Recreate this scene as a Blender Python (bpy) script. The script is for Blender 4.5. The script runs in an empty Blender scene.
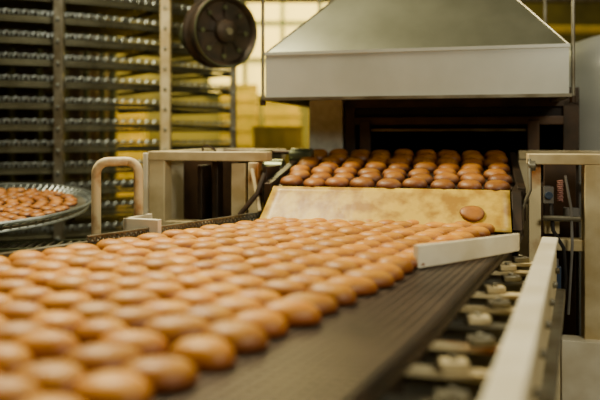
import bpy, bmesh, math, random
from mathutils import Vector, Matrix
random.seed(7)
R = random.random
def U(a,b): return random.uniform(a,b)

# ------------------------------------------------------------------ materials
def mat(name, col, rough=0.5, metal=0.0, col2=None, nscale=8.0, bump=0.0, bscale=60.0, lo=0.35, hi=0.65, island=0.0, coat=0.0, rim=None):
    m = bpy.data.materials.new(name); m.use_nodes = True
    nt = m.node_tree; N = nt.nodes; L = nt.links
    p = N["Principled BSDF"]
    p.inputs["Roughness"].default_value = rough
    p.inputs["Metallic"].default_value = metal
    p.inputs["Coat Weight"].default_value = coat
    p.inputs["Coat Roughness"].default_value = 0.3
    p.inputs["Base Color"].default_value = (*col,1)
    tc = N.new("ShaderNodeTexCoord")
    if col2 is not None:
        n = N.new("ShaderNodeTexNoise"); n.inputs["Scale"].default_value = nscale
        n.inputs["Detail"].default_value = 6
        L.new(tc.outputs["Object"], n.inputs["Vector"])
        mr = N.new("ShaderNodeMapRange")
        mr.inputs[1].default_value = lo; mr.inputs[2].default_value = hi
        L.new(n.outputs["Fac"], mr.inputs[0])
        mx = N.new("ShaderNodeMix"); mx.data_type='RGBA'
        mx.inputs[6].default_value = (*col,1); mx.inputs[7].default_value = (*col2,1)
        L.new(mr.outputs[0], mx.inputs[0])
        out = mx.outputs[2]
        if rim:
            at = N.new("ShaderNodeAttribute"); at.attribute_name="height_frac"  # height within each cookie: rim colour at the base, main colour on top
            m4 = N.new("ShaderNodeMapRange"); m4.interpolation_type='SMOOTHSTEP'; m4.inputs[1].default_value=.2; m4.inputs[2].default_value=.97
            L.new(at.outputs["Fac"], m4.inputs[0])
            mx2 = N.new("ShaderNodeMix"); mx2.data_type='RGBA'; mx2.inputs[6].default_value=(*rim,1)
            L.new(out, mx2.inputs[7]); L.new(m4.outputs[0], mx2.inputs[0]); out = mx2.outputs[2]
        if island>0:
            g = N.new("ShaderNodeNewGeometry")
            m2 = N.new("ShaderNodeMapRange"); m2.inputs[3].default_value = 1-island; m2.inputs[4].default_value = 1+island*0.6
            L.new(g.outputs["Random Per Island"], m2.inputs[0])
            hs = N.new("ShaderNodeHueSaturation")
            L.new(m2.outputs[0], hs.inputs["Value"]); L.new(out, hs.inputs["Color"])
            out = hs.outputs["Color"]
        L.new(out, p.inputs["Base Color"])
    if bump>0:
        n2 = N.new("ShaderNodeTexNoise"); n2.inputs["Scale"].default_value = bscale; n2.inputs["Detail"].default_value=4
        L.new(tc.outputs["Object"], n2.inputs["Vector"])
        b = N.new("ShaderNodeBump"); b.inputs["Strength"].default_value = bump; b.inputs["Distance"].default_value=0.004
        L.new(n2.outputs["Fac"], b.inputs["Height"]); L.new(b.outputs["Normal"], p.inputs["Normal"])
    return m

def mesh_belt_mat(name, c1, c2, px, py, metal=0.6, rough=0.45):
    m = bpy.data.materials.new(name); m.use_nodes=True
    nt=m.node_tree; N=nt.nodes; L=nt.links; p=N["Principled BSDF"]
    p.inputs["Metallic"].default_value=metal; p.inputs["Roughness"].default_value=rough
    uv=N.new("ShaderNodeUVMap"); uv.uv_map="UVMap"
    sep=N.new("ShaderNodeSeparateXYZ"); L.new(uv.outputs[0],sep.inputs[0])
    def wave(o,per,off=0):
        a=N.new("ShaderNodeMath"); a.operation='MULTIPLY'; a.inputs[1].default_value=2*math.pi/per; L.new(o,a.inputs[0])
        s=N.new("ShaderNodeMath"); s.operation='SINE'; L.new(a.outputs[0],s.inputs[0])
        return s.outputs[0]
    a=wave(sep.outputs[0],px); b=wave(sep.outputs[1],py)
    mm=N.new("ShaderNodeMath"); mm.operation='MAXIMUM'; L.new(a,mm.inputs[0]); L.new(b,mm.inputs[1])
    mr=N.new("ShaderNodeMapRange"); mr.inputs[1].default_value=0.2; mr.inputs[2].default_value=0.95
    L.new(mm.outputs[0],mr.inputs[0])
    mx=N.new("ShaderNodeMix"); mx.data_type='RGBA'; mx.inputs[6].default_value=(*c1,1); mx.inputs[7].default_value=(*c2,1)
    L.new(mr.outputs[0],mx.inputs[0])
    tc=N.new("ShaderNodeTexCoord"); n=N.new("ShaderNodeTexNoise"); n.inputs["Scale"].default_value=5; L.new(tc.outputs["Object"],n.inputs["Vector"])
    hs=N.new("ShaderNodeHueSaturation"); m3=N.new("ShaderNodeMapRange"); m3.inputs[3].default_value=.4; m3.inputs[4].default_value=1.6
    L.new(n.outputs["Fac"],m3.inputs[0]); L.new(m3.outputs[0],hs.inputs["Value"]); L.new(mx.outputs[2],hs.inputs["Color"])
    L.new(hs.outputs[0],p.inputs["Base Color"])
    bp=N.new("ShaderNodeBump"); bp.inputs["Strength"].default_value=1; bp.inputs["Distance"].default_value=.005
    L.new(mr.outputs[0],bp.inputs["Height"]); L.new(bp.outputs[0],p.inputs["Normal"])
    return m

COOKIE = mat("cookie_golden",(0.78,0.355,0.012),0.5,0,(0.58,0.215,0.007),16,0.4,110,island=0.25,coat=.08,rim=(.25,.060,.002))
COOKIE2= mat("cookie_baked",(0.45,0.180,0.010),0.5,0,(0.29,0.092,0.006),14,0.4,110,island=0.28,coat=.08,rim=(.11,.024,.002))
CREAM  = mat("cream_paint",(0.70,0.60,0.35),0.45,0,(0.48,0.37,0.17),7,0.1,40)
CREAMR = mat("cream_paint_rusty",(0.80,0.67,0.37),0.5,0,(0.36,0.14,0.02),6,0.2,40,lo=.48,hi=.62)
WHITE  = mat("white_paint",(0.88,0.82,0.62),0.4,0,(0.68,0.60,0.40),6)
STEEL  = mat("brushed_steel",(0.23,0.24,0.175),0.42,0.7,(0.14,0.145,0.10),3.0,0.05,120,lo=.3,hi=.7)
STEELR = mat("bright_steel",(0.68,0.71,0.65),0.38,0.35,(0.48,0.51,0.45),2.5,lo=.3,hi=.75)
LINK   = mat("link_steel",(0.38,0.43,0.42),0.35,0.8,(0.22,0.25,0.23),9)
GALV   = mat("galvanised_steel",(0.33,0.32,0.25),0.4,0.8,(0.17,0.145,0.09),9)
RACKM  = mat("rack_steel",(0.11,0.11,0.07),0.45,0.7,(0.06,0.056,0.03),6)
DARK   = mat("dark_iron",(0.028,0.021,0.013),0.5,0.5,(0.060,0.037,0.021),10,0.2,40)
BLACK  = mat("matte_black",(0.010,0.008,0.007),0.8,0,(0.018,0.013,0.010),5)  # plain near-black for oven cavity, sheet inside the hood and a cable
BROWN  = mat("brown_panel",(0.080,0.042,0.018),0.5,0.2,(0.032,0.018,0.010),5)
CHUTE  = mat("greased_chute",(0.74,0.50,0.055),0.40,0.0,(0.42,0.22,0.018),13,0.3,30,lo=.42,hi=.62)
STONE  = mat("insulation_panel",(0.74,0.74,0.62),0.7,0,(0.56,0.56,0.45),20,0.2,60)
GREEN  = mat("green_steel",(0.15,0.17,0.09),0.3,0.7,(0.09,0.10,0.05),6)
YELLOW = mat("yellow_plastic",(0.85,0.57,0.02),0.5,0,(0.60,0.44,0.02),5)
BLUE   = mat("blue_grey_plastic",(0.05,0.08,0.13),0.4,0,(0.03,0.05,0.09),5)
GREYP  = mat("grey_plastic",(0.2,0.19,0.17),0.5,0,(0.13,0.12,0.10),8)
PINK   = mat("coil_hose",(0.42,0.20,0.14),0.5,0,(0.3,0.13,0.1),8)
WALL   = mat("wall_paint",(0.24,0.20,0.03),0.8,0,(0.09,0.08,0.018),1.2)
WALLY  = mat("wall_side_paint",(0.28,0.21,0.08),0.8,0,(0.16,0.11,0.04),1.2)
FLOOR  = mat("floor_concrete",(0.07,0.057,0.040),0.5,0,(0.035,0.028,0.02),3,0.2,20)
CEIL   = mat("ceiling_paint",(0.22,0.19,0.13),0.8,0,(0.16,0.14,0.10),2)
TANKM  = mat("tank_enamel",(0.60,0.62,0.55),0.35,0.1,(0.48,0.50,0.43),2)
BELT   = mesh_belt_mat("belt_mesh",(0.004,0.003,0.002),(0.19,0.138,0.095),0.020,0.026)
GRID   = mesh_belt_mat("grid_mesh",(0.012,0.010,0.008),(0.10,0.088,0.06),0.02,0.02)
def emit(name,c,s):
    m=bpy.data.materials.new(name); m.use_nodes=True; p=m.node_tree.nodes["Principled BSDF"]
    p.inputs["Base Color"].default_value=(*c,1); p.inputs["Emission Color"].default_value=(*c,1); p.inputs["Emission Strength"].default_value=s
    return m
GLASS = emit("daylit_glass",(1.0,0.76,0.17),1.8)

# ------------------------------------------------------------------ builder
class B:
    def __init__(s): s.v=[]; s.f=[]; s.m=[]; s.mats=[]; s.uv={}; s.at=[]
    def mi(s,m):
        if m not in s.mats: s.mats.append(m)
        return s.mats.index(m)
    def add(s,vs,fs,m,uvs=None,at=None):
        o=len(s.v); i=s.mi(m)
        s.v+= [tuple(v) for v in vs]
        s.at+= at if at else [1.0]*len(vs)
        for f in fs:
            s.f.append(tuple(o+k for k in f)); s.m.append(i)
            if uvs: s.uv[len(s.f)-1]=[uvs[k] for k in f]
    def hexa(s,p,m):
        s.add(p,[(0,3,2,1),(4,5,6,7),(0,1,5,4),(1,2,6,5),(2,3,7,6),(3,0,4,7)],m)
    def box(s,x0,x1,y0,y1,z0,z1,m,M=None):
        p=[Vector(q) for q in ((x0,y0,z0),(x1,y0,z0),(x1,y1,z0),(x0,y1,z0),(x0,y0,z1),(x1,y0,z1),(x1,y1,z1),(x0,y1,z1))]
        if M: p=[M@q for q in p]
        s.hexa(p,m)
    def beam(s,a,b,w,h,m):
        a=Vector(a);b=Vector(b);d=(b-a).normalized(); n=Vector((-d.y,d.x,0)).normalized()*w/2; dn=Vector((0,0,-h))
        s.hexa([a-n+dn,b-n+dn,b+n+dn,a+n+dn,a-n,b-n,b+n,a+n],m)
    def tube(s,path,r,m,n=14,closed=False):
        P=[Vector(p) for p in path]; k=len(P); vs=[];fs=[]; up=None
        for i,p in enumerate(P):
            if closed: t=(P[(i+1)%k]-P[i-1]).normalized()
            else: t=(P[min(i+1,k-1)]-P[max(i-1,0)]).normalized()
            if up is None:
                up=Vector((0,0,1)) if abs(t.z)<.9 else Vector((1,0,0))
            up=(up-t*up.dot(t)).normalized(); sd=t.cross(up)
            for j in range(n):
                a=2*math.pi*j/n; vs.append(p+(up*math.cos(a)+sd*math.sin(a))*r)
        for i in range(k if closed else k-1):
            i2=(i+1)%k
            for j in range(n):
                fs.append((i*n+j,i2*n+j,i2*n+(j+1)%n,i*n+(j+1)%n))
        if not closed:
            fs.append(tuple(range(n))); fs.append(tuple((k-1)*n+j for j in reversed(range(n))))
        s.add(vs,fs,m)
    def cyl(s,a,b,r,m,n=20): s.tube([a,b],r,m,n)
    def lathe(s,prof,m,M=Matrix(),n=32,sx=1,sy=1):
        vs=[];fs=[];k=len(prof)
        for (r,z) in prof:
            for j in range(n):
                a=2*math.pi*j/n; vs.append(M@Vector((r*sx*math.cos(a),r*sy*math.sin(a),z)))
        for i in range(k-1):
            for j in range(n): fs.append((i*n+j,i*n+(j+1)%n,(i+1)*n+(j+1)%n,(i+1)*n+j))
        fs.append(tuple(reversed(range(n)))); fs.append(tuple((k-1)*n+j for j in range(n)))
        s.add(vs,fs,m)
    def build(s,name,parent=None,bevel=0,loc=None,rz=0,angle=35):
        me=bpy.data.meshes.new(name); me.from_pydata(s.v,[],s.f)
        for m in s.mats: me.materials.append(m)
        me.polygons.foreach_set("material_index",s.m)
        if min(s.at)<1:
            a=me.attributes.new("height_frac",'FLOAT','POINT'); a.data.foreach_set("value",s.at)
        if s.uv:
            l=me.uv_layers.new(name="UVMap")
            for fi,us in s.uv.items():
                for li,u in zip(me.polygons[fi].loop_indices,us): l.data[li].uv=u
        me.shade_smooth()
        try: me.set_sharp_from_angle(angle=math.radians(angle))
        except Exception: pass
        me.update()
        o=bpy.data.objects.new(name,me); bpy.context.scene.collection.objects.link(o)
        if loc: o.location=loc
        o.rotation_euler[2]=rz
        if parent: o.parent=parent
        if bevel:
            md=o.modifiers.new("bevel",'BEVEL'); md.width=bevel; md.segments=2; md.limit_method='ANGLE'; md.angle_limit=math.radians(50)
        return o
def empty(name,loc=(0,0,0),rz=0):
    e=bpy.data.objects.new(name,None); bpy.context.scene.collection.objects.link(e); e.location=loc; e.rotation_euler[2]=rz; e.empty_display_size=.1
    return e

PROF=[(0.90,0.0),(0.97,.07),(1.0,.20),(0.98,.36),(.925,.53),(.82,.71),(.67,.85),(.47,.94),(.25,.987),(.05,1.0)]
def cookie(b,M,rx,ry,h,m,n=20):
    w1=U(-.06,.06); ph=U(0,6.28); vs=[];fs=[];at=[];k=len(PROF)
    for (r,z) in PROF:
        for j in range(n):
            a=2*math.pi*j/n; q=r*(1+w1*math.cos(2*a+ph)+.035*math.cos(3*a+ph*2))
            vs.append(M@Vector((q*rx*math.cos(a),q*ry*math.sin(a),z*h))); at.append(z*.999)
    for i in range(k-1):
        for j in range(n): fs.append((i*n+j,i*n+(j+1)%n,(i+1)*n+(j+1)%n,(i+1)*n+j))
    fs.append(tuple(reversed(range(n)))); fs.append(tuple((k-1)*n+j for j in range(n)))
    b.add(vs,fs,m,at=at)

# ------------------------------------------------------------------ room
def room(name,x0,x1,y0,y1,z0,z1,m):
    b=B(); b.box(x0,x1,y0,y1,z0,z1,m); return b.build(name)
room("floor",-6,5,-3,11,-.1,0,FLOOR)
room("ceiling",-6,5,-3,11,4.5,4.6,CEIL)
room("wall_left",-6.1,-6,-3,11,0,4.5,WALLY)
room("wall_right",5,5.1,-3,11,0,4.5,WALLY)
room("wall_front",-6,5,-3.1,-3,0,4.5,WALLY)
b=B()
wx0,wx1,wz0,wz1=-1.45,0.9,1.95,3.7
b.box(-6,wx0,11,11.1,0,4.5,WALL); b.box(wx1,5,11,11.1,0,4.5,WALL)
b.box(wx0,wx1,11,11.1,0,wz0,WALL); b.box(wx0,wx1,11,11.1,wz1,4.5,WALL)
b.build("wall_back")
b=B(); b.box(wx0,wx1,11.04,11.06,wz0,wz1,GLASS)
for i in range(5):
    x=wx0+(wx1-wx0)*i/4; b.box(x-.03,x+.03,10.98,11.035,wz0,wz1,GREEN)
for i in range(4):
    z=wz0+(wz1-wz0)*i/3; b.box(wx0,wx1,10.975,11.035,z-.03,z+.03,GREEN)
b.build("window_1")

# ------------------------------------------------------------------ curved conveyor
BZ=0.95
Ledge=[(-.16,3.27),(-.36,2.98),(-.57,2.69),(-.80,2.39),(-1.04,2.08),(-1.28,1.76),(-1.54,1.42),(-1.80,1.08),(-2.05,.74)]
Redge=[(.95,3.00),(.84,2.74),(.70,2.44),(.555,2.12),(.41,1.79),(.265,1.46),(.13,1.18),(-.03,.86),(-.19,.55)]
def samp(P,t):
    t=t*(len(P)-1); i=min(int(t),len(P)-2); f=t-i
    def g(k): return Vector((*P[max(0,min(k,len(P)-1))],0))
    p0,p1,p2,p3=g(i-1),g(i),g(i+1),g(i+2)
    return .5*((2*p1)+(-p0+p2)*f+(2*p0-5*p1+4*p2-p3)*f*f+(-p0+3*p1-3*p2+p3)*f**3)
conv=empty("curved_conveyor")
b=B(); NS=48; NW=12
vs=[];uv=[];fs=[]
for i in range(NS+1):
    t=i/NS; a=samp(Ledge,t); c=samp(Redge,t)
    for j in range(NW+1):
        s=j/NW; p=a.lerp(c,s); p.z=BZ; vs.append(p); uv.append((s*1.28,t*2.9))
W=NW+1
for i in range(NS):
    for j in range(NW): fs.append((i*W+j,(i+1)*W+j,(i+1)*W+j+1,i*W+j+1))
b.add(vs,fs,BELT,uv)
vs2=[Vector((v.x,v.y,BZ-.02)) for v in vs]; b.add(vs2,[tuple(reversed(f)) for f in fs],BELT,uv)
vs3=[Vector((v.x,v.y,BZ-.24)) for v in vs]; b.add(vs3,fs,BELT,uv)
b.build("mesh_belt",conv)
b=B()
for E in (Ledge,Redge):
    for zo,rr in((BZ-.008,.008),(BZ-.03,.012),(BZ-.235,.012)):
        b.tube([Vector((*samp(E,i/40).xy,zo)) for i in range(41)],rr,DARK,8)
for E in (Ledge,Redge):
    for i in range(150):
        p=samp(E,i/150); q=samp(E,(i+.6)/150)
        b.cyl((p.x,p.y,BZ-.02),(q.x,q.y,BZ-.02),.010,DARK,6)
b.build("edge_chain",conv)
b=B()
for E,off in((Ledge,.03),(Redge,-.05)):
    for i in range(24):
        p=samp(E,i/24)+Vector((off,0,0)); q=samp(E,(i+1)/24)+Vector((off,0,0))
        b.beam((p.x,p.y,BZ-.05),(q.x,q.y,BZ-.05),.02,.17,DARK)
b.build("inner_side_plate",conv)
RA=Vector((.94,2.63,.955)); RB=Vector((.085,.50,.955))
b=B(); b.beam(RA,RB,.045,.19,CREAM)
b.beam(RA+Vector((.0,0,.012)),RB+Vector((.0,0,.012)),.058,.012,WHITE)
b.beam(RA+Vector((.02,0,-.18)),RB+Vector((.02,0,-.18)),.07,.04,GALV)
for i in range(9):
    p=RA.lerp(RB,(i+.5)/9); b.cyl(p+Vector((.02,-.01,-.09)),p+Vector((.034,-.015,-.09)),.011,GALV,10)
b.build("outer_side_rail",conv,bevel=.004)
b=B()
d=(RB-RA).normalized(); n=Vector((d.y,-d.x,0)); n=-n if n.x>0 else n
for i in range(12):
    p=RA.lerp(RB,.04+.08*i); z=.885
    a=p+n*.02; c=p+n*.24; w=.042
    b.beam((a.x,a.y,z),(c.x,c.y,z-.01),w,.014,(CREAMR,CREAM,GALV)[i%3])
    b.beam((a.x,a.y,z-.014),(c.x,c.y,z-.024),.01,.05,GALV)
    c2=p+n*(.10+.03*(i%2))
    b.box(c2.x-.028,c2.x+.028,c2.y-.018,c2.y+.018,z-.003,z+.016,CREAM if i%2 else GALV)
    b.cyl((c2.x,c2.y,z+.014),(c2.x,c2.y,z+.024),.009,GALV,8)
    e=RA.lerp(RB,.08+.08*i); e0=e+n*.03; e1=e+n*.22
    b.cyl((e0.x,e0.y,.80),(e1.x,e1.y,.80),.018,DARK,12)
b.beam((RA.x-.11,RA.y,.72),(RB.x-.11,RB.y,.72),.05,.05,DARK)
for f in (.04,.5,.95):
    p=RA.lerp(RB,f); b.box(p.x-.03,p.x+.03,p.y-.03,p.y+.03,0,.77,CREAM)
for f in (.06,.5,.97):
    p=samp(Ledge,f); b.box(p.x-.07,p.x-.01,p.y-.03,p.y+.03,0,.86,CREAM)
for f in (.1,.35,.6,.85):
    p=samp(Ledge,f); q=samp(Redge,f); b.beam((p.x-.03,p.y,.70),(q.x+.1,q.y,.70),.05,.05,DARK)
b.build("support_brackets",conv,bevel=.003)
b=B()
LP=[samp(Ledge,i/30)+Vector((-.045,.02,0)) for i in range(31)]
for i in range(30):
    b.beam((LP[i].x,LP[i].y,.968),(LP[i+1].x,LP[i+1].y,.968),.03,.13,GALV)
    b.beam((LP[i].x-.05,LP[i].y,.94),(LP[i+1].x-.05,LP[i+1].y,.94),.07,.02,DARK)
b.build("inner_side_rail",conv)
b=B()
for i in range(46):
    p=samp(Ledge,.01+.0075*i)+Vector((.02,0,0)); q=samp(Ledge,.01+.0075*(i+1))+Vector((.02,0,0))
    b.cyl((p.x,p.y,.955),(q.x,q.y,.992),.004,GALV,6)
    b.cyl((p.x,p.y,.992),(q.x,q.y,.955),.004,GALV,6)
    b.cyl((p.x,p.y,.995),(q.x,q.y,.995),.005,GALV,6)
b.build("wire_edge_guard",conv)
b=B()
G=[(.345,2.085),(.44,2.155),(.54,2.232),(.64,2.312),(.71,2.372),(.742,2.402),(.750,2.435)]
G=[tuple(samp(G,i/18).xy) for i in range(19)]
for i in range(18):
    a=G[i];c=G[i+1]; h0=.066-.0007*i; h1=.066-.0007*(i+1)
    a0=Vector((*a,0));c0=Vector((*c,0)); dd=(c0-a0).normalized(); nn=Vector((-dd.y,dd.x,0))*.010
    z0=.955
    b.hexa([a0-nn+Vector((0,0,z0)),c0-nn+Vector((0,0,z0)),c0+nn+Vector((0,0,z0)),a0+nn+Vector((0,0,z0)),
            a0-nn+Vector((0,0,z0+h0)),c0-nn+Vector((0,0,z0+h1)),c0+nn+Vector((0,0,z0+h1)),a0+nn+Vector((0,0,z0+h0))],WHITE)
b.build("product_guide",conv)
b=B(); M=Matrix.Translation((-.60,2.68,0))@Matrix.Rotation(math.radians(-22),4,'Z')
b.box(-.085,.075,-.012,.012,.93,1.03,WHITE,M); b.box(-.085,-.065,-.012,.16,.93,1.03,WHITE,M); b.box(-.08,.09,-.03,.18,.915,.93,WHITE,M)
b.build("deflector_plate",conv,bevel=.003)

# belt cookies
b=B()
NR=10
for r in range(NR):
    f=r/(NR-1)
    S=Vector((-.10,3.09,0)).lerp(Vector((.77,2.89,0)),f); E=Vector((-1.68,1.02,0)).lerp(Vector((-.455,.72,0)),f)
    Ln=(E-S).length; n=int(Ln/.100)
    for i in range(n):
        t=(i+ (.5 if r%2 else 0)+U(-.12,.12))/n
        p=S.lerp(E,t)
        side=(E-S).normalized().cross(Vector((0,0,1)))
        p+=side*(U(-.010,.010)+.010*math.sin(math.pi*t))
        M=Matrix.Translation((p.x,p.y,BZ+.003))@Matrix.Rotation(U(-.07,.05),4,'X')@Matrix.Rotation(U(-.35,.25)-.12,4,'Z')
        k=.86+.20*min(1,t*2.0)
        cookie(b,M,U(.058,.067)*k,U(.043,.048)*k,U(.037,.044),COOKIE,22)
b.build("gingerbread_cookies",angle=80)

# ------------------------------------------------------------------ oven
YAW=math.radians(-14); OL=(.412,3.1,0)
oven=empty("tunnel_oven",OL,YAW)
def bz(v): return 1.108+.19*v
b=B()
prof=[]
for i in range(9):
    a=math.pi*(1.5-i/8); prof.append((.02+.03*math.cos(a),bz(0)-.03+.03*math.sin(a)))
prof+= [(.65,bz(.65)),(1.6,bz(.65)+.01)]
vs=[];uv=[];fs=[];acc=0
for i,(v,z) in enumerate(prof):
    if i: acc+=math.hypot(v-prof[i-1][0],z-prof[i-1][1])
    for j,u in enumerate((-.55,.52)): vs.append((u,v,z)); uv.append((u+1,acc))
for i in range(len(prof)-1): fs.append((2*i,2*i+1,2*i+3,2*i+2))
b.add(vs,fs,BELT,uv); b.build("outfeed_belt",oven)
b=B()
for u0,u1 in((-.59,-.555),(.525,.56)):
    b.hexa([Vector(q) for q in((u0,-.02,bz(0)-.12),(u1,-.02,bz(0)-.12),(u1,.72,bz(.65)-.1),(u0,.72,bz(.65)-.1),(u0,-.02,bz(0)+.02),(u1,-.02,bz(0)+.02),(u1,.72,bz(.65)+.03),(u0,.72,bz(.65)+.03))],DARK)
b.cyl((-.60,.02,bz(0)-.03),(.57,.02,bz(0)-.03),.024,DARK)
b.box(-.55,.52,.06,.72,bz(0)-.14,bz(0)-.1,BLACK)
b.cyl((-.76,.36,1.17),(-.60,.36,1.17),.055,GREEN,24); b.cyl((-.78,.36,1.17),(-.76,.36,1.17),.025,GALV,16)
b.cyl((-.60,.50,1.235),(-.48,.50,1.235),.045,GREEN,20)
b.cyl((-1.0,.55,1.262),(-.5,.55,1.255),.011,BROWN,12)
b.tube([(-.60,.02,1.17),(-.62,-.03,1.08),(-.70,-.05,.98)],.012,DARK,10)
b.tube([(-.665,.03,1.19),(-.60,-.05,1.0)],.009,CREAM,10)
b.tube([(.575,0,1.25),(.575,-.04,1.12),(.53,-.05,1.01)],.008,GALV,10)
b.cyl((.57,.0,1.22),(.60,.0,1.22),.022,GALV,16)
b.hexa([Vector(q) for q in((.50,-.13,.96),(.54,-.13,.96),(.56,.04,.98),(.52,.04,.98),(.50,-.04,1.11),(.54,-.04,1.11),(.56,.04,1.14),(.52,.04,1.14))],DARK)
b.build("outfeed_frame",oven,bevel=.003)
b=B(); nu,nv=24,8; vs=[];fs=[]
def chute_pt(s,t):
    return Vector(((-.545-.03*t)+s*(1.04+.03*t), -.022-.15*t**1.15+.007*math.sin(11*s)*t, 1.116-.155*t))
for j in range(nv+1):
    for i in range(nu+1): vs.append(chute_pt(i/nu,j/nv))
for j in range(nv):
    for i in range(nu): fs.append((j*(nu+1)+i,(j+1)*(nu+1)+i,(j+1)*(nu+1)+i+1,j*(nu+1)+i+1))
b.add(vs,fs,CHUTE)
o=b.build("discharge_chute",oven); md=o.modifiers.new("s",'SOLIDIFY'); md.thickness=.004
# hood
b=B()
h0,h1,v0,v1=-.68,.77,.30,1.75; zb,zt=1.54,1.765
b_=.012
b.box(h0,h1,v0,v0+b_,zb,zt,STEELR); b.box(h0,h1,v1-b_,v1,zb,zt,STEELR)
b.box(h0,h0+b_,v0+b_,v1-b_,zb,zt,STEELR); b.box(h1-b_,h1,v0+b_,v1-b_,zb,zt,STEELR)
b.box(h0-.012,h1+.012,v0-.012,v0+.03,zb-.015,zb,GALV)
b.box(h0-.012,h0+.03,v0+.03,v1,zb-.015,zb,GALV); b.box(h1-.03,h1+.012,v0+.03,v1,zb-.015,zb,GALV)
k0=(h0,h1,v0,v1,zt)
k1=(-.10,.28,v0+.53,v1-.53,2.36)
def ring(k): return [(k[0],k[2],k[4]),(k[1],k[2],k[4]),(k[1],k[3],k[4]),(k[0],k[3],k[4])]
r0=ring(k0); r1=ring(k1); b.add(r0+r1,[(0,1,5,4),(1,2,6,5),(2,3,7,6),(3,0,4,7)],STEEL)
b.box(k1[0],k1[1],k1[2],k1[3],2.36,4.45,STEEL)
for i in range(4): b.cyl(r0[i],r1[i],.005,GALV,8)
b.box(h0-.004,h1+.004,v0-.005,v0+.004,zt-.012,zt+.004,STEELR)
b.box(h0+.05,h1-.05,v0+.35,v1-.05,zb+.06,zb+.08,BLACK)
b.build("extraction_hood",oven)
b=B()
for u in (h0-.02,h1+.02):
    b.cyl((u,v0+.02,1.5),(u,v0+.02,4.45),.009,GALV,10); b.cyl((u,v1-.1,1.5),(u,v1-.1,4.45),.009,GALV,10)
    b.cyl((u,v0+.02,1.5),(u,v0+.02,1.53),.016,DARK,10)
b.build("hood_hanger_rods",oven)
b=B(); y0=.78; y1=2.6
b.box(-.36,-.30,y0,y1,0,1.53,DARK); b.box(.80,.88,y0,y1,0,1.53,DARK)
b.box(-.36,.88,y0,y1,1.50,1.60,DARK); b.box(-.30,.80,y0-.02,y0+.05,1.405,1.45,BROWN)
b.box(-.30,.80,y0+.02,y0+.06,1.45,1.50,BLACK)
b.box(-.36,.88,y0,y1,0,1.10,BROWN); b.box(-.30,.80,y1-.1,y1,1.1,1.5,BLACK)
b.box(-.27,-.21,y0-.03,y0+.03,1.10,1.43,BROWN); b.box(.62,.68,y0-.03,y0+.03,1.10,1.43,BROWN)
b.box(-.56,-.37,y0-.02,y0+.3,.9,1.60,STONE)
b.box(-.21,.62,y0+.01,y0+.03,1.37,1.385,GALV)
b.build("oven_body",oven,bevel=.004)
b=B()
def post(u,v,w,z1,m=CREAM,dp=None): b.box(u-w/2,u+w/2,v-(dp or w)/2,v+(dp or w)/2,0,z1,m)
post(-1.165,.10,.085,1.265); post(-.745,.10,.07,1.215)
b.box(-1.21,-.60,.055,.145,1.225,1.27,CREAM)
post(-1.165,.75,.07,1.265); post(-.745,.75,.07,1.265); b.box(-1.2,-.7,.72,.78,1.225,1.27,CREAM)
b.box(-1.2,-1.13,.145,.72,1.23,1.27,CREAM); b.box(-.78,-.71,.145,.72,1.0,1.27,DARK)
b.box(-1.12,-.78,.28,.30,.5,1.225,BROWN); b.box(-.99,-.965,.15,.28,.5,1.2,DARK); b.box(-.90,-.87,.12,.2,.5,1.225,DARK)
b.box(-.69,-.64,.05,.12,.9,1.22,CREAMR); b.box(-.62,-.60,.06,.3,.95,1.2,DARK)
b.box(-1.21,-.70,.06,.14,.86,.93,CREAM)
b.box(-1.235,-1.21,.05,.5,.75,1.262,WHITE)
b.tube([(-.94,.1,1.27),(-.94,.1,1.295),(-.92,.1,1.30),(-.89,.1,1.285),(-.87,.1,1.272)],.006,DARK,8)
b.build("left_support_frame",oven,bevel=.004)
b=B()
post(.60,.06,.05,1.265,CREAMR); post(.845,.06,.10,1.225,CREAM)
b.box(.57,1.25,.01,.12,1.225,1.27,CREAM); post(1.2,.06,.08,1.225,CREAM)
b.box(.57,1.25,.66,.74,1.225,1.27,CREAM); post(.60,.7,.06,1.225); post(1.2,.7,.06,1.225)
b.box(.66,.80,.30,.32,.3,1.225,BROWN); b.box(.895,1.16,.10,.12,.45,1.225,WALLY)
b.box(.70,1.25,-.03,.06,0,.50,WHITE)
b.box(.625,.80,.03,.09,.86,.91,CREAM)
b.cyl((.63,.0,1.0),(.78,.0,1.0),.012,GALV,10)
b.build("right_support_frame",oven,bevel=.004)
b=B()
b.box(.635,.675,.02,.09,1.06,1.13,GREYP); b.cyl((.655,.01,1.095),(.655,.03,1.095),.016,BLUE,16)
b.tube([(.70+.011*math.cos(i*1.4),.02+.011*math.sin(i*1.4),1.07+.0018*i) for i in range(50)],.004,PINK,6)
b.tube([(.665,.03,1.06),(.67,0,.95),(.71,-.02,.88),(.72,0,.75),(.70,.03,.5)],.008,BLACK,8)
b.tube([(.72,.02,1.18),(.74,0,1.05),(.745,-.01,.9),(.73,.0,.6)],.006,GREYP,8)
b.box(.655,.70,-.02,.05,.62,.80,BLUE); b.cyl((.677,.01,.80),(.677,.01,.83),.016,GREYP,12)
b.box(.64,.70,.04,.09,.93,.99,CREAM); b.box(.72,.78,.04,.09,1.0,1.04,GREYP)
b.build("control_wiring",oven,bevel=.003)
b=B()
for r in range(7):
    v=.030+.103*r
    for c in range(9):
        u=-.485+.1165*c+ (.0 if r%2==0 else .014)+U(-.008,.008); vv=v+U(-.010,.010)-(.0 if c else -.03)
        M=Matrix.Translation((u,vv,bz(min(vv,.65))+.003))@Matrix.Rotation(math.atan(.19)+U(-.05,.08),4,'X')@Matrix.Rotation(U(-.3,.3),4,'Z')
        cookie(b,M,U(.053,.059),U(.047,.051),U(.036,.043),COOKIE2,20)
cp=chute_pt(.855,.62)
M=Matrix.Translation(cp+Vector((0,-.004,.003)))@Matrix.Rotation(math.radians(46),4,'X')
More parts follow.
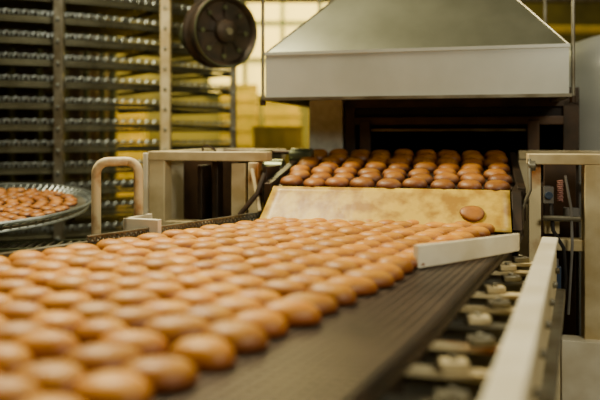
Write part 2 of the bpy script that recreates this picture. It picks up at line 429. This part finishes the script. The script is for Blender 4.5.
cookie(b,M,.052,.040,.016,COOKIE2)
o=b.build("gingerbread_cookies.001",angle=80); o.location=OL; o.rotation_euler[2]=YAW

# ------------------------------------------------------------------ curved handrail (left)
b=B(); path=[]
xl,xr,zt,rr=-.815,-.655,1.243,.048
path+= [(xl,2.80,.0),(xl,2.80,zt-rr)]
for i in range(1,7): a=math.pi-math.pi/2*i/6; path.append((xl+rr+rr*math.cos(a),2.80,zt-rr+rr*math.sin(a)))
for i in range(0,7): a=math.pi/2-math.pi/2*i/6; path.append((xr-rr+rr*math.cos(a),2.84,zt-rr+rr*math.sin(a)))
path.append((xr,2.84,.0))
b.tube(path,.019,CREAMR,16)
for x,y in((xl,2.8),(xr,2.84)): b.lathe([(.05,0),(.05,.012),(.02,.015)],CREAM,Matrix.Translation((x,y,0)))
b.build("guard_rail")

# ------------------------------------------------------------------ round accumulation table
TM=Matrix.Translation((-1.65,3.5,.985))@Matrix.Rotation(math.radians(5),4,'X')
tt=empty("rotary_table")
b=B()
b.lathe([(.05,-.03),(.545,-.03),(.56,-.02),(.56,0),(.05,0)],GALV,TM,64)
for k in range(90):
    a=2*math.pi*k/90; c,s_=math.cos(a),math.sin(a)
    b.cyl(TM@Vector((.55*c,.55*s_,-.005)),TM@Vector((.595*c,.595*s_,.022)),.005,LINK,6)
for r_,z_,w_ in((.60,.024,.008),(.575,.010,.005),(.562,-.02,.008)):
    b.tube([TM@Vector((r_*math.cos(2*math.pi*i/64),r_*math.sin(2*math.pi*i/64),z_)) for i in range(64)],w_,LINK,8,True)
b.cyl((-1.65,3.5,0),(-1.65,3.5,.955),.07,DARK); b.lathe([(.25,0),(.25,.02),(.08,.05)],DARK,Matrix.Translation((-1.65,3.5,0)))
for a in range(4):
    q=a*math.pi/2+.4; b.beam((-1.65,3.5,.93),(-1.65+.5*math.cos(q),3.5+.5*math.sin(q),.93),.03,.03,DARK)
b.build("turntable",tt)
b=B()
for r_ in (.06,.13,.20,.27,.34,.41,.48):
    n=int(2*math.pi*r_/.07)
    for i in range(n):
        a=2*math.pi*i/n+U(-.05,.05)+r_*9
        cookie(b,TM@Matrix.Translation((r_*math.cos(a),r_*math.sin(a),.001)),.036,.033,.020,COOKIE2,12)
b.build("gingerbread_cookies.002",angle=80)

b=B()
for k,(dy,z) in enumerate(((0,.86),(.22,.86))):
    b.beam((-2.4,2.75+dy,z),(-.90,3.10+dy,z),.03,.06,GREEN)
for i in range(40):
    t=i/40; x=-2.4+1.5*t; y=2.75+.35*t
    b.cyl((x,y,.85),(x-.02,y+.22,.85),.008,GALV,6)
for x,y in((-2.2,2.85),(-1.1,3.1)): b.box(x-.025,x+.025,y,y+.05,0,.82,GREEN)
b.build("transfer_conveyor")

# ------------------------------------------------------------------ spiral cooling rack
rack=empty("spiral_cooling_rack")
C=Vector((-3.0,7.6,0)); RO=3.1; RI=2.35
a0,a1=math.radians(-125),math.radians(-37)
NA=60
b=B(); bb=B(); bu=B()
for k in range(-4,14):
    z=.99+.147*k
    pts=[];vs=[];uv=[];fs=[]
    for i in range(NA+1):
        a=a0+(a1-a0)*i/NA; c,s_=math.cos(a),math.sin(a)
        pts.append((C.x+RO*c,C.y+RO*s_))
        vs+= [(C.x+RI*c,C.y+RI*s_,z),(C.x+RO*c,C.y+RO*s_,z)]; uv+=[(0,a*RO),(RO-RI,a*RO)]
    for i in range(NA): fs.append((2*i,2*i+1,2*i+3,2*i+2))
    b.add(vs,fs,GRID,uv)
    vs=[];fs=[]
    for (x,y) in pts: vs+=[(x,y,z-.030),(x,y,z-.010)]
    for i in range(NA): fs.append((2*i,2*i+2,2*i+3,2*i+1))
    bb.add(vs,fs,RACKM)
    bb.tube([(x,y,z-.045) for x,y in pts],.010,RACKM,6)
    bb.tube([(x,y,z+.022) for x,y in pts],.004,LINK,6)
    n=int(RO*(a1-a0)/.06)
    for i in range(n):
        a=a0+(a1-a0)*i/n; x,y=C.x+(RO+.005)*math.cos(a),C.y+(RO+.005)*math.sin(a)
        t=Vector((-math.sin(a),math.cos(a),0))*.018; p=Vector((x,y,z+.008))
        bu.tube([p-t+Vector((0,0,-.012)),p-t*.7+Vector((0,0,.010)),p+Vector((0,0,.018)),p+t*.7+Vector((0,0,.010)),p+t+Vector((0,0,-.012))],.0075,LINK,6)
b.build("spiral_belt",rack); bb.build("tier_rails",rack); bu.build("belt_edge_links",rack)
b=B()
for x,w,m in((-1.62,.06,GALV),(-.98,.07,CREAM),(-.53,.05,GALV),(-2.5,.06,GALV)):
    y=C.y-math.sqrt((RO+.10)**2-(x-C.x)**2)
    b.box(x-w/2,x+w/2,y-w/2,y+w/2,0,4.4,m)
    for k in range(-4,14):
        z=.99+.147*k; dd=(C-Vector((x,y,0))).normalized()
        b.beam((x,y,z-.03),(x+dd.x*.8,y+dd.y*.8,z-.03),.025,.025,RACKM)
        b.cyl((x,y-w/2-.012,z-.04),(x,y-w/2,z-.04),.012,LINK,8)
b.build("uprights",rack,bevel=.003)
b=B(); b.lathe([(.9,0),(.9,3.6),(.88,3.62)],BROWN,Matrix.Translation(C),48)
for i in range(24):
    a=2*math.pi*i/24; b.cyl((C.x+.95*math.cos(a),C.y+.95*math.sin(a),0),(C.x+.95*math.cos(a),C.y+.95*math.sin(a),3.6),.03,GREEN,8)
b.build("centre_drum",rack)

# ------------------------------------------------------------------ pulley wheel & motor
ax=Vector((.58,-.82,-.05)).normalized()
q=ax.to_track_quat('Z','Y'); WM=Matrix.Translation((-.455,4.3,1.985))@q.to_matrix().to_4x4()
b=B()
b.lathe([(.19,-.16),(.222,-.15),(.222,-.12),(.195,-.11),(.195,-.05),(.222,-.04),(.226,.0),(.21,.014),(.195,.004),(.185,-.02),(.12,-.028),(.075,-.015),(.07,.02),(.045,.035),(.02,.037)],DARK,WM,48)
for i in range(8):
    a=i*math.pi/4; b.cyl(WM@Vector((.15*math.cos(a),.15*math.sin(a),-.025)),WM@Vector((.15*math.cos(a),.15*math.sin(a),-.012)),.014,GREEN,10)
    b.cyl(WM@Vector((.07*math.cos(a),.07*math.sin(a),-.016)),WM@Vector((.18*math.cos(a),.18*math.sin(a),-.018)),.006,DARK,8)
b.tube([WM@Vector((.215*math.cos(i*.1309),.215*math.sin(i*.1309),.010)) for i in range(48)],.006,GREEN,8,True)
b.cyl(WM@Vector((0,0,.03)),WM@Vector((0,0,.05)),.022,GALV)
b.cyl(WM@Vector((0,0,-.16)),WM@Vector((0,0,-.45)),.10,GREEN,24)
pm=WM@Vector((0,0,-.3)); b.box(pm.x-.05,pm.x+.05,pm.y-.05,pm.y+.05,pm.z+.08,4.5,DARK)
b.build("drive_pulley")

# ------------------------------------------------------------------ background
def crate(b,cx,cy,z,w=.5,d_=.38,h=.2,m=YELLOW):
    t=.02
    b.box(cx-w/2,cx+w/2,cy-d_/2,cy-d_/2+t,z,z+h,m); b.box(cx-w/2,cx+w/2,cy+d_/2-t,cy+d_/2,z,z+h,m)
    b.box(cx-w/2,cx-w/2+t,cy-d_/2+t,cy+d_/2-t,z,z+h,m); b.box(cx+w/2-t,cx+w/2,cy-d_/2+t,cy+d_/2-t,z,z+h,m)
    b.box(cx-w/2+t,cx+w/2-t,cy-d_/2+t,cy+d_/2-t,z,z+t,m)
    b.box(cx-w/2-.012,cx+w/2+.012,cy-d_/2-.012,cy-d_/2,z+h-.035,z+h,m)
    for i in range(4): b.box(cx-w/2+w*(i+.5)/4-.008,cx-w/2+w*(i+.5)/4+.008,cy-d_/2-.01,cy-d_/2,z,z+h,m)
for j,(cx,cy,n) in enumerate(((-.22,7.3,7),(.36,7.5,8),(-.85,9.9,10),(-.25,9.9,9),(-2.6,10.6,9),(-3.3,10.6,10))):
    b=B()
    for k in range(n): crate(b,cx+U(-.01,.01),cy,.01+.205*k)
    b.build("crate_stack" if j==0 else "crate_stack.%03d"%j)
b=B(); b.lathe([(.46,0),(.50,.04),(.50,1.72),(.48,1.84),(.40,1.93),(.25,1.98),(.08,2.0),(.08,2.05),(.02,2.05)],TANKM,Matrix.Translation((2.13,4.5,0)),64)
b.lathe([(.506,1.0),(.512,1.01),(.512,1.04),(.506,1.05)],GALV,Matrix.Translation((2.13,4.5,0)),64)
b.build("storage_tank")
b=B()
b.cyl((-1.4,8.5,3.0),(4,8.5,3.0),.05,GALV); b.cyl((1.5,8.3,0),(1.5,8.3,4.4),.06,GREEN); b.cyl((1.5,8.3,2.6),(4.9,8.3,2.6),.05,YELLOW)
b.build("service_pipes")

# ------------------------------------------------------------------ lights
def area(name,loc,tgt,size,e,col):
    l=bpy.data.lights.new(name,'AREA'); l.energy=e; l.size=size; l.color=col
    o=bpy.data.objects.new(name,l); bpy.context.scene.collection.objects.link(o); o.location=loc
    o.rotation_euler=(Vector(tgt)-Vector(loc)).to_track_quat('-Z','Y').to_euler()
area("lamp_line",(-1.2,3.4,3.9),(-.1,2.2,.95),.8,205,(1,.87,.55))
area("lamp_front",(1.8,-.6,3.3),(.5,3.2,1.2),1.2,78,(1,.93,.72))
area("lamp_racks",(-2.6,2.8,4.1),(-1.8,5.5,1.3),1.2,14,(1,.95,.75))
area("lamp_back",(-.1,8.8,4.2),(-.3,9.2,0),1.8,320,(1,.86,.34))
area("lamp_back.001",(-3.6,9.6,4.2),(-3.2,10.6,1),1.0,240,(1,.80,.30))
area("lamp_right",(3.0,3.0,4.0),(2.0,4.6,1.2),1.2,40,(1,.92,.75))
w=bpy.data.worlds.new("world"); bpy.context.scene.world=w; w.use_nodes=True
w.node_tree.nodes["Background"].inputs[0].default_value=(.6,.6,.5,1); w.node_tree.nodes["Background"].inputs[1].default_value=.3

# ------------------------------------------------------------------ camera
cd=bpy.data.cameras.new("camera"); cam=bpy.data.objects.new("camera",cd); bpy.context.scene.collection.objects.link(cam)
cam.location=(0,0,1.35); cam.rotation_euler=(math.pi/2,0,0)
cd.sensor_width=36; cd.lens=42; cd.shift_y=-65/600; cd.clip_start=.05
cd.dof.use_dof=True; cd.dof.focus_distance=2.8; cd.dof.aperture_fstop=1.15
bpy.context.scene.camera=cam
